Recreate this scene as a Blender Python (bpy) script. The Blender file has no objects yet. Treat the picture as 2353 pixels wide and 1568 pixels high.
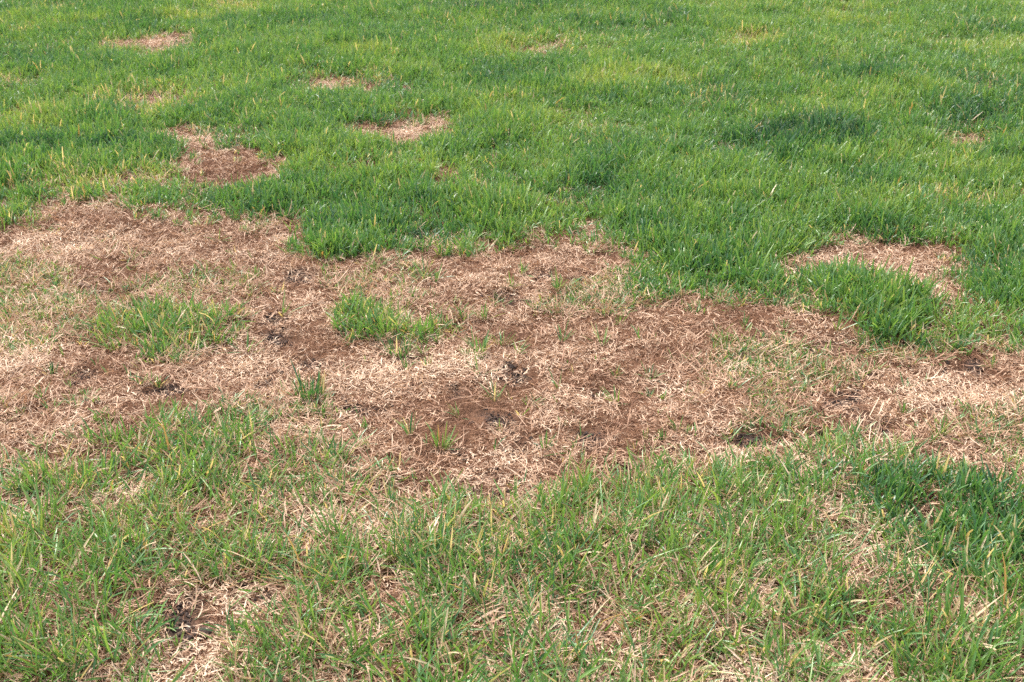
import bpy, math, random
import numpy as np

# ------------------------------------------------------------------ camera, sky, sun, exposure
SC = bpy.context.scene
COL = SC.collection
CAM_H, LENS, PITCH = 1.55, 45.0, math.radians(24.3)
cam_d = bpy.data.cameras.new('camera')
cam = bpy.data.objects.new('camera', cam_d)
COL.objects.link(cam)
cam.location = (0, 0, CAM_H)
cam.rotation_euler = (math.pi / 2 - PITCH, 0, 0)
cam_d.lens = LENS
cam_d.sensor_width = 36.0
cam_d.clip_start = 0.05
cam_d.clip_end = 2000
cam_d.dof.use_dof = True
cam_d.dof.focus_distance = 3.2
cam_d.dof.aperture_fstop = 9.0
SC.camera = cam

SUN_EL, SUN_AZ = math.radians(56), math.radians(-38)      # azimuth from +Y (away from the camera), negative = left
W = bpy.data.worlds.new('World')
SC.world = W
W.use_nodes = True
wn, wl = W.node_tree.nodes, W.node_tree.links
wn.clear()
sky = wn.new('ShaderNodeTexSky')
sky.sky_type = 'NISHITA'
sky.sun_disc = False
sky.sun_elevation = SUN_EL
sky.sun_rotation = SUN_AZ
sky.air_density = 1.0
sky.dust_density = 4.0
sky.ozone_density = 1.0
hsv = wn.new('ShaderNodeHueSaturation')
hsv.inputs['Saturation'].default_value = 0.4
bg = wn.new('ShaderNodeBackground')
bg.inputs['Strength'].default_value = 0.15
wo = wn.new('ShaderNodeOutputWorld')
wl.new(sky.outputs[0], hsv.inputs['Color'])
wl.new(hsv.outputs[0], bg.inputs['Color'])
wl.new(bg.outputs[0], wo.inputs['Surface'])
sd = bpy.data.lights.new('sun', 'SUN')
sd.energy = 1.7
sd.angle = math.radians(10)
sd.color = (1.0, 0.955, 0.89)
sun = bpy.data.objects.new('sun', sd)
COL.objects.link(sun)
sun.location = (0, 0, 12)
sun.rotation_euler = (math.pi / 2 - SUN_EL, 0, math.pi - SUN_AZ)
SC.view_settings.view_transform = 'Standard'
SC.view_settings.look = 'None'
SC.view_settings.gamma = 1.0
SC.view_settings.use_curve_mapping = False
SC.view_settings.exposure = 1.72
SC.cycles.max_bounces = 3
SC.cycles.diffuse_bounces = 3
SC.cycles.glossy_bounces = 2
SC.cycles.transmission_bounces = 3
SC.cycles.use_denoising = False

rng = np.random.default_rng(11)
R = random.Random(5)

# ------------------------------------------------------------------ photo pixel -> ground point (view of 2353 x 1568)
FW, FH = 2353.0, 1568.0
FPX = FW * LENS / 36.0


def gp(px, py):
    u, v = (px - FW / 2) / FPX, -(py - FH / 2) / FPX
    dz = -math.sin(PITCH) + v * math.cos(PITCH)
    dy = math.cos(PITCH) + v * math.sin(PITCH)
    t = CAM_H / -dz
    return (u * t, dy * t)


def px_size(px, py):                      # metres per pixel across the view at that ground point
    x, y = gp(px, py)
    return (y * math.cos(PITCH) + CAM_H * math.sin(PITCH)) / FPX


def depression(py):
    return PITCH + math.atan((py - FH / 2) / FPX)


# ------------------------------------------------------------------ noise
def _hash(ix, iy, seed):
    h = (ix.astype(np.int64) * 374761393 + iy.astype(np.int64) * 668265263 + seed * 974634777) & 0xFFFFFFFF
    h = ((h ^ (h >> 13)) * 1274126177) & 0xFFFFFFFF
    return ((h ^ (h >> 16)) & 0xFFFF) / 65535.0


def vnoise(x, y, seed=0):
    ix, iy = np.floor(x), np.floor(y)
    fx, fy = x - ix, y - iy
    fx = fx * fx * (3 - 2 * fx)
    fy = fy * fy * (3 - 2 * fy)
    a, b = _hash(ix, iy, seed), _hash(ix + 1, iy, seed)
    c, d = _hash(ix, iy + 1, seed), _hash(ix + 1, iy + 1, seed)
    return (a + (b - a) * fx) * (1 - fy) + (c + (d - c) * fx) * fy


def fbm(x, y, size, octs=4, seed=0, gain=0.5):       # about -1..1, feature size in metres
    s = np.zeros_like(x, dtype=float)
    amp, tot, f = 1.0, 0.0, 1.0 / size
    for k in range(octs):
        s += amp * (vnoise(x * f + 17.3 * k, y * f - 9.1 * k, seed + 31 * k) * 2 - 1)
        tot += amp
        amp *= gain
        f *= 2.03
    return s / tot * 1.6


# ------------------------------------------------------------------ maps of the lawn, on a ground grid
GX0, GX1, GY0, GY1, GS = -7.0, 7.0, 0.6, 14.6, 0.02
gx = np.arange(GX0, GX1, GS)
gy = np.arange(GY0, GY1, GS)
MX, MY = np.meshgrid(gx, gy)
WX = MX + 0.065 * fbm(MX, MY, 0.28, 4, 1, .6) + 0.020 * fbm(MX, MY, 0.05, 2, 2)
WY = MY + 0.085 * fbm(MX, MY, 0.28, 4, 3, .6) + 0.024 * fbm(MX, MY, 0.05, 2, 4)
mp = {'green': np.full(MX.shape, 0.97), 'height': np.ones(MX.shape), 'tone': np.zeros(MX.shape),
      'cream': np.full(MX.shape, 0.5), 'soil': np.zeros(MX.shape), 'coarse': np.zeros(MX.shape),
      'dead': np.zeros(MX.shape), 'dry': np.full(MX.shape, 0.012)}


def sdf(poly, x, y):
    inside = np.zeros(x.shape, bool)
    best = np.full(x.shape, 1e9)
    n = len(poly)
    for i in range(n):
        ax, ay = poly[i]
        bx, by = poly[(i + 1) % n]
        ex, ey = bx - ax, by - ay
        wx, wy = x - ax, y - ay
        t = np.clip((wx * ex + wy * ey) / (ex * ex + ey * ey + 1e-12), 0, 1)
        best = np.minimum(best, (wx - ex * t) ** 2 + (wy - ey * t) ** 2)
        c = ((ay > y) != (by > y)) & (x < ex * (y - ay) / (by - ay + 1e-12) + ax)
        inside ^= c
    d = np.sqrt(best)
    return np.where(inside, -d, d)


def to_ground(pts, far_h=0.0, near_h=0.0):
    """far_h: seen far edge is a row of blade tips this high; near_h: seen near edge is hidden by tips this high."""
    ys = [p[1] for p in pts]
    cy, lo, hi = sum(ys) / len(ys), min(ys), max(ys)
    out = []
    for px, py in pts:
        x, y = gp(px, py)
        k = 0.0
        if py < cy and far_h:
            k = far_h * (cy - py) / (cy - lo + 1e-6)
        if py > cy and near_h:
            k = near_h * (py - cy) / (hi - cy + 1e-6)
        if k:
            f = k / math.tan(depression(py)) / math.hypot(x, y)
            x, y = x * (1 - f), y * (1 - f)
        out.append((x, y))
    return out


def paint(pts, feather=0.05, far_h=0.0, near_h=0.0, strength=1.0, **vals):
    P = to_ground(pts, far_h, near_h)
    xs, ys = [p[0] for p in P], [p[1] for p in P]
    m = feather + 0.15
    i0, i1 = np.searchsorted(gx, [min(xs) - m, max(xs) + m])
    j0, j1 = np.searchsorted(gy, [min(ys) - m, max(ys) + m])
    if i1 <= i0 or j1 <= j0:
        return
    s = (slice(j0, j1), slice(i0, i1))
    d = sdf(P, WX[s], WY[s])
    w = np.clip(0.5 - d / (2 * feather), 0, 1)
    w = w * w * (3 - 2 * w) * strength
    for k, v in vals.items():
        mp[k][s] = mp[k][s] * (1 - w) + v * w


def oval(cx, cy, rx, ry, n=14):
    return [(cx + rx * math.cos(a * 2 * math.pi / n), cy + ry * math.sin(a * 2 * math.pi / n)) for a in range(n)]


def tile(col, row, pts):                 # points read off a third-by-third enlargement of the photograph
    return [(col * FW / 3 + x / 3, row * FH / 3 + y / 3) for x, y in pts]


FRONT_EDGE = [(40, 1045), (180, 1002), (300, 988), (420, 962), (500, 965), (620, 955), (700, 965), (760, 1002),
              (850, 1032), (880, 1082), (950, 1112), (1060, 1132), (1180, 1125), (1290, 1105), (1390, 1085),
              (1500, 1072), (1620, 1082), (1700, 1055), (1800, 1052), (1880, 1005), (1960, 978), (2080, 1012),
              (2180, 1045), (2260, 1075)]
FRONT_EDGE = [(a, b + 24) for a, b in FRONT_EDGE]
FRONT = [(-900, 1150), (-40, 1200), (30, 1150)] + FRONT_EDGE + [(2400, 1075), (3300, 1050), (3300, 2600), (-900, 2600)]
DEAD_BODY = [(-40, 545), (60, 520), (90, 485), (180, 470), (280, 468), (330, 497), (430, 510), (520, 513), (600, 535),
             (690, 515), (665, 560), (720, 605), (830, 590), (860, 575), (960, 570), (1060, 578), (1170, 562),
             (1190, 545), (1200, 520), (1230, 522), (1255, 548), (1330, 565), (1420, 562), (1500, 578), (1440, 605),
             (1420, 640), (1440, 690), (1570, 690), (1650, 712), (1800, 722), (1850, 690), (1900, 735), (1990, 765),
             (2060, 778), (2150, 770), (2210, 800), (2290, 815), (2400, 830), (2600, 850), (2560, 1060), (2400, 1085),
             (2260, 1085)] + FRONT_EDGE[::-1][1:] + [(30, 1150), (-40, 1200), (-320, 1120), (-300, 600)]
TAN_ARC = [(1765, 596), (1790, 570), (1860, 549), (1960, 539), (2020, 550), (2070, 570), (2140, 590), (2215, 620),
           (2228, 650), (2160, 668), (2100, 652), (2060, 635), (1980, 615), (1880, 618), (1810, 632)]
MOUND = [(1860, 610), (1920, 590), (2050, 592), (2115, 625), (2145, 690), (2130, 740), (2060, 765), (1960, 755),
         (1890, 730), (1868, 680)]
ISLAND_LEFT = [(190, 715), (300, 690), (420, 690), (505, 720), (500, 770), (470, 800), (420, 830), (330, 805), (250, 800), (190, 770)]
ISLAND_MID = [(750, 700), (800, 690), (900, 690), (980, 715), (1044, 735), (1030, 765), (960, 772), (900, 778), (800, 775), (755, 760)]
ISLAND_RIGHT = [(1680, 790), (1735, 776), (1870, 800), (1985, 843), (1968, 883), (1850, 876), (1700, 876), (1670, 840)]
DARK_CLUMP = [(1955, 1085), (2050, 1065), (2200, 1085), (2353, 1120), (2480, 1150), (2480, 1330), (2250, 1340), (2150, 1260), (2020, 1190), (1950, 1130)]
TALL_RIGHT = [(1850, 1380), (2150, 1340), (2400, 1330), (2600, 1340), (2600, 1700), (1900, 1700)]
TALL_LEFT = [(-160, 1180), (80, 1180), (250, 1250), (330, 1500), (200, 1700), (-160, 1700)]
CREAM_FRONT = [(385, 1385), (500, 1375), (640, 1395), (610, 1440), (540, 1460), (520, 1520), (430, 1568), (340, 1540), (400, 1490), (330, 1450)]
CREAM_BOTTOM = [(1580, 1490), (1650, 1450), (1720, 1480), (1730, 1600), (1580, 1600)]

# small dead spots in the far lawn: name phrase -> ellipse, cream, greenness left
SPOTS = [
    ('pale tan dead spot in the far lawn, the farthest of the clear ones', (388, 94, 57, 13), .8, .03),
    ('thin tan dead streak in the far lawn between the two rows of dead spots', (757, 196, 54, 10), .6, .05),
    ('broad pinkish dead spot in the lawn beyond the long green turf', (898, 306, 112, 17), .7, .04),
    ('narrow brown dead spot behind the reddish-brown one', (440, 312, 80, 13), .4, .06),
    ('reddish-brown dead spot with a dark far rim, ahead of the narrow one', (553, 391, 115, 27), .15, .05),
    ('faint pinkish dead spot half overgrown, near the dark blue-green grass', (2236, 323, 60, 12), .6, .30),
]
SPOT_NEAR = 0.036

# --- base zones
paint(FRONT, .07, green=.62, coarse=1, tone=.02, dead=.78, dry=.11, cream=.55)
LAWN_NOISE = fbm(MX, MY, .45, 4, 50)
mp['tone'] += np.where(mp['coarse'] < .5, .46 * fbm(MX, MY, .50, 5, 51, .6) + .30 * fbm(MX, MY, .17, 2, 59), .30 * fbm(MX, MY, .35, 3, 52))
mp['height'] += .20 * fbm(MX, MY, .40, 3, 53) + .24 * fbm(MX, MY, .15, 2, 58)
mp['green'] += np.where(mp['coarse'] > .5, .26 * fbm(MX, MY, .26, 4, 54), .14 * np.minimum(fbm(MX, MY, .35, 4, 55) - .1, 0))
mp['dry'] += np.where(mp['coarse'] < .5, .03 * np.clip(fbm(MX, MY, .6, 3, 56), 0, 1), .08 * fbm(MX, MY, .3, 3, 57))
# drifts of darker and paler blade colour over the far lawn
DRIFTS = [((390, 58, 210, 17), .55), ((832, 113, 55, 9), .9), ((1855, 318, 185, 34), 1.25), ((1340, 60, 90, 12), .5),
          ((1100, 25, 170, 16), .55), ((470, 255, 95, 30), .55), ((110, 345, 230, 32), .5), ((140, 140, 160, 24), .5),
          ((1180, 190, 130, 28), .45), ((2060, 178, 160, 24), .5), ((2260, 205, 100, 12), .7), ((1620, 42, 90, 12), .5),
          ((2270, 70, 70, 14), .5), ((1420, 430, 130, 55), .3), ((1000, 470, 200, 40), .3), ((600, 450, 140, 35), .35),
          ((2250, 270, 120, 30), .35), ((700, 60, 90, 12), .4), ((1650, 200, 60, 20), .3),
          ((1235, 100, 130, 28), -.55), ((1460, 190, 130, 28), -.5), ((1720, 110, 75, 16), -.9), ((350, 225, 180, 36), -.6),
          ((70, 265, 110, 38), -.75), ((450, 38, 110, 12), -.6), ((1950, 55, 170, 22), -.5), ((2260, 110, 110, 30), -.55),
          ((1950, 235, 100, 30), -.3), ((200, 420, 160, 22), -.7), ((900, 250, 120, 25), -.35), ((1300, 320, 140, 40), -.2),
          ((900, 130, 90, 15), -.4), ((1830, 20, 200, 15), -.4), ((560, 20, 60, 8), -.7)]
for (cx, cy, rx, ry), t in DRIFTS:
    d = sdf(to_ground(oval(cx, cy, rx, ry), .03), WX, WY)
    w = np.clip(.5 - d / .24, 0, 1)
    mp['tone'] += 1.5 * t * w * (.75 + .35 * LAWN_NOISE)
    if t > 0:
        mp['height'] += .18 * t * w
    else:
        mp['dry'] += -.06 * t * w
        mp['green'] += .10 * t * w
# thin straw-coloured stretches in the far lawn
for (cx, cy, rx, ry), g in [((200, 425, 170, 24), .55), ((270, 104, 40, 8), .55), ((375, 119, 40, 8), .75), ((30, 72, 30, 6), .35),
                            ((20, 187, 34, 9), .25), ((860, 192, 50, 7), .5), ((2285, 208, 40, 5), .35), ((880, 371, 45, 9), .35),
                            ((1730, 100, 70, 14), .82), ((540, 17, 50, 6), .8), ((130, 20, 40, 8), .55), ((2180, 450, 80, 14), .55),
                            ((1640, 235, 40, 10), .8), ((330, 245, 120, 25), .68), ((1150, 235, 40, 8), .8)]:
    paint(oval(cx, cy, rx, ry), .12, near_h=.015, green=g, dead=.8, cream=.6, dry=.25)
for _, (cx, cy, rx, ry), c, g in SPOTS:
    paint(oval(cx, cy, rx * .97, ry), .08, near_h=SPOT_NEAR, green=g, dead=1, cream=c, height=.7, dry=.2)
paint([(400, 325), (500, 328), (520, 380), (420, 380)], .08, near_h=.02, green=.2, dead=1, cream=.5)
# --- the big dead area and what still grows in it
paint(DEAD_BODY, .05, green=.008, dead=1, cream=.44, height=.75, coarse=.7, dry=.10, tone=.05)
paint(TAN_ARC, .045, near_h=.065, green=.02, dead=1, cream=.72, height=.8)
# ragged rims where lawn and dead turf meet
clump = fbm(MX, MY, .07, 2, 62)
def blur(a, r):
    for ax in (0, 1):
        c = np.cumsum(np.concatenate([np.repeat(a.take([0], ax), r + 1, ax), a, np.repeat(a.take([-1], ax), r, ax)], ax), ax)
        n = a.shape[ax]
        a = (c.take(range(2 * r + 1, 2 * r + 1 + n), ax) - c.take(range(0, n), ax)) / (2 * r + 1)
    return a


wide = blur(blur(np.clip(mp['green'], 0, 1), 9), 9)
rim = np.clip(4 * wide * (1 - wide), 0, 1)
n1, n2 = np.clip(.25 + 1.3 * fbm(MX, MY, .30, 3, 91), 0, 1), np.clip(fbm(MX, MY, .22, 3, 92) * 1.6, 0, 1)
far_part = (mp['coarse'] < .9)
mp['height'] *= np.where(far_part, 1 - .35 * rim * n1, 1)
mp['green'] = np.where(far_part, mp['green'] * (1 - .72 * rim * n1) + .42 * rim * n2 * (mp['green'] < .2) * (mp['soil'] < .5), mp['green'])
soft = blur(blur(np.clip(mp['green'], 0, 1), 4), 4)
edge = np.clip((soft - .12) / .62, 0, 1)
ragged = np.clip(edge * 1.25 + .55 * clump * (1 - edge) * (edge > .02), 0, 1)
lawnish = mp['coarse'] < .9
mp['green'] = np.where(lawnish, mp['green'] * ragged + .16 * np.clip(soft, 0, .5) * (clump > .15), mp['green'])
mp['height'] *= np.where(lawnish, .55 + .5 * np.clip(soft * 1.15, 0, 1), 1)
mp['dry'] += .05 * (1 - edge) * lawnish
mp['dead'] = np.maximum(mp['dead'], np.clip(1 - soft * 1.1, 0, 1))
paint([(1800, 660), (1870, 655), (1885, 720), (1810, 722)], .06, green=.5, dead=1)
paint([(-200, 560), (60, 555), (90, 600), (150, 640), (160, 665), (60, 672), (-200, 660)], .06, .03, green=1.1, tone=.1)
paint([(-200, 660), (130, 675), (200, 705), (260, 695), (270, 760), (160, 772), (80, 792), (-200, 790)], .08, .02, green=.8)
paint(ISLAND_LEFT, .05, .03, green=.95, height=1.0, coarse=.8, dry=.16)
paint([(225, 640), (330, 625), (480, 600), (560, 610), (600, 660), (500, 680), (420, 670), (300, 690), (230, 670)], .09, .02, green=.55)
paint([(100, 560), (200, 545), (330, 565), (330, 600), (200, 600), (110, 600)], .09, .0, green=.10)
paint(ISLAND_MID, .05, .035, green=1.1, height=1.05, coarse=.6, tone=-.05, dry=.12)
paint([(790, 620), (900, 600), (980, 620), (1000, 680), (940, 700), (860, 690), (800, 700), (760, 660)], .09, .0, green=.45)
paint([(1245, 690), (1300, 652), (1420, 620), (1490, 640), (1500, 690), (1420, 718), (1330, 718), (1245, 712)], .06, .02, green=1.2, tone=.3)
paint([(1050, 690), (1120, 690), (1110, 750), (1040, 760)], .06, .02, green=.5)
paint([(1560, 640), (1700, 640), (1860, 640), (1850, 690), (1790, 712), (1650, 702), (1560, 684)], .05, .0, green=.75, tone=.2)
paint(MOUND, .045, .13, green=1.0, height=1.3, coarse=0, tone=.05, dead=0, dry=.03)
paint(ISLAND_RIGHT, .06, .02, green=1.3, tone=.25, coarse=.5)
paint([(1960, 790), (2170, 772), (2220, 815), (2100, 823), (1985, 808)], .06, .0, green=.85, tone=.3)
paint([(2200, 775), (2353, 765), (2500, 850), (2280, 835)], .06, .0, green=.65)
paint([(1570, 835), (1650, 835), (1660, 925), (1580, 930)], .07, .0, green=.28, tone=.2)
paint([(1700, 885), (1830, 890), (1840, 960), (1800, 1016), (1740, 1010), (1690, 930)], .06, .0, green=.9, tone=.25)
paint([(1960, 1010), (2090, 985), (2050, 1040), (1960, 1050)], .06, .0, green=.35, tone=.3)
paint([(2230, 950), (2500, 940), (2500, 1050), (2260, 1040)], .06, .0, green=.95, tone=.3)
paint([(480, 905), (560, 890), (680, 898), (740, 930), (755, 965), (700, 990), (500, 1000)], .06, .02, green=.8, tone=.3)
paint([(-100, 880), (100, 880), (120, 950), (-100, 960)], .09, .0, green=.12)
paint([(120, 900), (260, 890), (260, 950), (140, 960)], .09, .0, green=.08)
paint([(330, 850), (500, 860), (500, 890), (330, 885)], .08, .0, green=.06, tone=.3)
# --- the patchy foreground
paint([(60, 1060), (400, 1005), (800, 1040), (900, 1200), (800, 1290), (300, 1240), (60, 1190)], .12, green=.66, strength=.8)
paint([(1500, 1110), (1800, 1070), (1900, 1180), (1800, 1290), (1500, 1270)], .12, green=.64, strength=.8, height=1.1)
paint(DARK_CLUMP, .06, .02, green=.88, tone=.5, height=.95, coarse=.15, dry=.05, dead=.3)
paint([(2150, 1250), (2480, 1320), (2480, 1420), (2200, 1370)], .08, green=.75, tone=.35, height=1.0, dry=.12)
paint([(2110, 1162), (2175, 1155), (2200, 1200), (2140, 1215)], .035, green=.04, soil=.8, dead=1, cream=.3)
paint(TALL_LEFT, .14, green=.56, height=1.35, strength=.85)
paint(TALL_RIGHT, .14, green=.60, height=1.38, strength=.9)
paint([(485 + (a - 485) * 1.3, 1455 + (b - 1455) * 1.3) for a, b in CREAM_FRONT], .07, near_h=.03, green=.22, dead=1, cream=.8, height=.7)
paint([(485 + (a - 485) * 1.12, 1455 + (b - 1455) * 1.12) for a, b in CREAM_FRONT], .05, near_h=.05, green=.04, dead=1, cream=1.0)
paint([(315, 1420), (420, 1400), (500, 1415), (520, 1455), (440, 1492), (350, 1485)], .03, soil=1, cream=.4, green=.02)
paint(oval(415, 1510, 34, 10), .02, soil=.9)
paint(oval(470, 1402, 26, 7), .015, soil=.7)
paint(oval(610, 1404, 22, 6), .015, soil=.7)
paint([(1320, 1410), (1400, 1395), (1470, 1420), (1440, 1480), (1330, 1475)], .06, near_h=.035, green=.14, soil=.25, dead=1, cream=.75)
paint(oval(1410, 1405, 24, 9), .015, soil=.9)
paint(CREAM_BOTTOM, .05, green=.08, soil=.55, dead=1, cream=1)
paint(oval(1640, 1475, 42, 16), .02, soil=1)
paint(oval(1620, 1500, 36, 12), .02, soil=.9)
paint([(770, 1515), (880, 1525), (900, 1600), (760, 1600)], .06, green=.08, dead=1, cream=1)
paint([(930, 1335), (1020, 1330), (1025, 1400), (930, 1405)], .06, near_h=.035, green=.22, soil=.25, dead=1, cream=.8)
paint([(1790, 1335), (1880, 1340), (1870, 1400), (1740, 1400)], .06, near_h=.035, green=.18, soil=.2, dead=1, cream=.8)
paint([(2125, 1320), (2190, 1330), (2170, 1400), (2120, 1390)], .04, green=.15, soil=.3, dead=1)
paint([(1180, 1395), (1260, 1360), (1285, 1420), (1180, 1440)], .07, near_h=.035, green=.22, dead=1, cream=.8)
paint([(1895, 1120), (1955, 1130), (1965, 1190), (1890, 1180)], .04, green=.12, soil=.3, dead=1)
paint([(890, 1205), (960, 1195), (990, 1250), (900, 1260)], .06, near_h=.035, green=.22, dead=1, cream=.8)
paint([(1560, 1330), (1700, 1310), (1720, 1380), (1580, 1400)], .08, near_h=.035, green=.28, dead=1, cream=.8)
paint([(-150, 1150), (25, 1140), (38, 1265), (-150, 1290)], .04, green=.06, dead=1, cream=.9)
paint([(270, 1090), (330, 1075), (350, 1110), (290, 1120)], .05, green=.25, dead=1, cream=.8)
# --- bare soil showing through, and paler or browner straw, in the dead area
SOILS = tile(1, 1, [(130, 1250), (235, 1257), (760, 1160), (1000, 1310), (1250, 1460), (1580, 1450), (820, 1535), (1270, 1040),
                    (2050, 1040), (1130, 495), (1330, 325), (1660, 1195), (450, 905), (1100, 1330), (2230, 1520), (1650, 345)]) + \
    tile(2, 1, [(990, 1190), (1200, 1225), (840, 1440), (1400, 1375), (1310, 1300), (1850, 1200), (1700, 700), (1180, 800),
                (1000, 875), (780, 605), (520, 1450), (1950, 980), (1240, 1160), (2200, 800), (1340, 990)]) + \
    tile(0, 1, [(1830, 1040), (1200, 1065), (1420, 790), (2060, 320), (1690, 545), (580, 400), (2240, 905), (1780, 665), (570, 1025), (960, 470), (1840, 770)]) + \
    tile(1, 2, [(1060, 100), (1190, 215), (1010, 275), (1860, 120)])
for i, (sx, sy) in enumerate(SOILS):
    paint(oval(sx, sy, 26 + 16 * ((i * 37 % 10) / 10), 12 + 6 * ((i * 53 % 10) / 10)), .025, soil=1.0)
for pts, c in [([(1000, 835), (1100, 815), (1220, 820), (1230, 850), (1100, 870), (1000, 870)], 1.0),
               ([(790, 850), (900, 845), (980, 870), (930, 905), (800, 900)], .95),
               ([(70, 530), (200, 515), (320, 525), (330, 560), (200, 575), (80, 560)], .95),
               ([(330, 560), (430, 560), (440, 590), (340, 592)], .9),
               ([(2100, 880), (2380, 870), (2380, 950), (2150, 950)], .95),
               ([(1150, 640), (1260, 650), (1250, 690), (1150, 700)], .8),
               ([(780, 970), (900, 960), (920, 1000), (800, 1010)], .9),
               ([(1040, 900), (1200, 880), (1210, 940), (1060, 960)], .12),
               ([(1240, 850), (1450, 850), (1500, 940), (1280, 920)], .25),
               ([(830, 940), (1060, 930), (1060, 970), (830, 965)], .12),
               ([(940, 980), (1140, 975), (1120, 1060), (960, 1060)], .2),
               ([(1200, 980), (1420, 960), (1400, 1050), (1220, 1060)], .3),
               ([(1160, 1000), (1240, 990), (1260, 1040), (1170, 1050)], .95),
               ([(330, 520), (600, 540), (640, 600), (380, 560)], .3),
               ([(1040, 570), (1200, 565), (1240, 620), (1060, 615)], .25),
               ([(1560, 700), (1780, 730), (1780, 780), (1560, 780)], .35),
               ([(1800, 740), (1960, 770), (2000, 810), (1830, 800)], .9),
               ([(-50, 780), (90, 790), (100, 850), (-50, 860)], .85),
               ([(-50, 1000), (40, 1000), (30, 1130), (-50, 1140)], .9),
               ([(520, 780), (740, 800), (740, 850), (520, 840)], .75)]:
    paint(pts, .07, cream=c, strength=.85)
mp['cream'] += .34 * fbm(MX, MY, .16, 4, 60)
mp['soil'] += .8 * np.clip(fbm(MX, MY, .11, 3, 61) - .62, 0, 1) * mp['dead']
mp['green'] *= 1 - .35 * np.clip(mp['soil'], 0, 1)
mid = (mp['green'] > .05) & (mp['green'] < .8)
mp['green'] = np.where(mid, mp['green'] * (1 + .9 * clump), mp['green'])
LIM = {'green': (0, 1), 'height': (.45, 1.8), 'tone': (-1.1, 1.3), 'cream': (0, 1), 'soil': (0, 1), 'coarse': (0, 1), 'dead': (0, 1), 'dry': (.006, .45)}
for k, (a, b) in LIM.items():
    mp[k] = np.clip(mp[k], a, b)


def look(k, x, y):
    i = np.clip(((x - GX0) / GS).round().astype(int), 0, len(gx) - 1)
    j = np.clip(((y - GY0) / GS).round().astype(int), 0, len(gy) - 1)
    return mp[k][j, i]


MOUND_G = to_ground(MOUND, .13)
mcx, mcy = sum(p[0] for p in MOUND_G) / len(MOUND_G), sum(p[1] for p in MOUND_G) / len(MOUND_G)


def terrain(x, y):
    x, y = np.asarray(x, float), np.asarray(y, float)
    near = np.clip((16 - np.hypot(x, y)) / 4, 0, 1)
    z = .022 * fbm(x, y, 1.3, 3, 70) + .010 * fbm(x, y, .30, 3, 71) + .0045 * fbm(x, y, .07, 2, 72) * near
    z += .022 * np.exp(-(((x - mcx) / .28) ** 2 + ((y - mcy) / .22) ** 2))
    z -= .010 * look('dead', x, y) * (1 - look('coarse', x, y) * .5) * near
    z -= .006 * look('soil', x, y) * near
    return z


# ------------------------------------------------------------------ materials
def new_mat(name):
    m = bpy.data.materials.new(name)
    m.use_nodes = True
    n, l = m.node_tree.nodes, m.node_tree.links
    n.clear()
    return m, n, l


def attr(n, name, kind='GEOMETRY'):
    a = n.new('ShaderNodeAttribute')
    a.attribute_name = name
    a.attribute_type = kind
    return a.outputs['Fac']


def calc(n, l, op, a, b=None, clamp=False):
    m = n.new('ShaderNodeMath')
    m.operation = op
    m.use_clamp = clamp
    for i, v in enumerate((a, b)):
        if v is None:
            continue
        if isinstance(v, (int, float)):
            m.inputs[i].default_value = v
        else:
            l.new(v, m.inputs[i])
    return m.outputs[0]


def ramp(n, l, fac, stops, interp='LINEAR'):
    r = n.new('ShaderNodeValToRGB')
    r.color_ramp.interpolation = interp
    e = r.color_ramp.elements
    while len(e) < len(stops):
        e.new(.5)
    for el, (p, c) in zip(e, stops):
        el.position = p
        el.color = (*c, 1)
    l.new(fac, r.inputs[0])
    return r.outputs[0]


def mix(n, l, fac, a, b, mode='MIX'):
    m = n.new('ShaderNodeMix')
    m.data_type = 'RGBA'
    m.blend_type = mode
    for s, v in ((m.inputs[0], fac), (m.inputs[6], a), (m.inputs[7], b)):
        if isinstance(v, (int, float)):
            s.default_value = v
        elif isinstance(v, tuple):
            s.default_value = (*v, 1)
        else:
            l.new(v, s)
    return m.outputs[2]


def leaf_shader(n, l, color, rough, spec, trans, tint):
    p = n.new('ShaderNodeBsdfPrincipled')
    l.new(color, p.inputs['Base Color'])
    p.inputs['Roughness'].default_value = rough
    p.inputs['Specular IOR Level'].default_value = spec
    t = n.new('ShaderNodeBsdfTranslucent')
    l.new(mix(n, l, 1.0, color, tint, 'MULTIPLY'), t.inputs['Color'])
    mx = n.new('ShaderNodeMixShader')
    mx.inputs[0].default_value = trans
    l.new(p.outputs[0], mx.inputs[1])
    l.new(t.outputs[0], mx.inputs[2])
    o = n.new('ShaderNodeOutputMaterial')
    l.new(mx.outputs[0], o.inputs['Surface'])


def randoms(n, l):
    oi = n.new('ShaderNodeObjectInfo')
    rnd = attr(n, 'rnd')
    out = []
    for a, b in ((7.13, 3.7), (3.31, 11.3), (13.7, 5.9)):
        out.append(calc(n, l, 'FRACT', calc(n, l, 'ADD', calc(n, l, 'MULTIPLY', rnd, a), calc(n, l, 'MULTIPLY', oi.outputs['Random'], b))))
    return out


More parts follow.
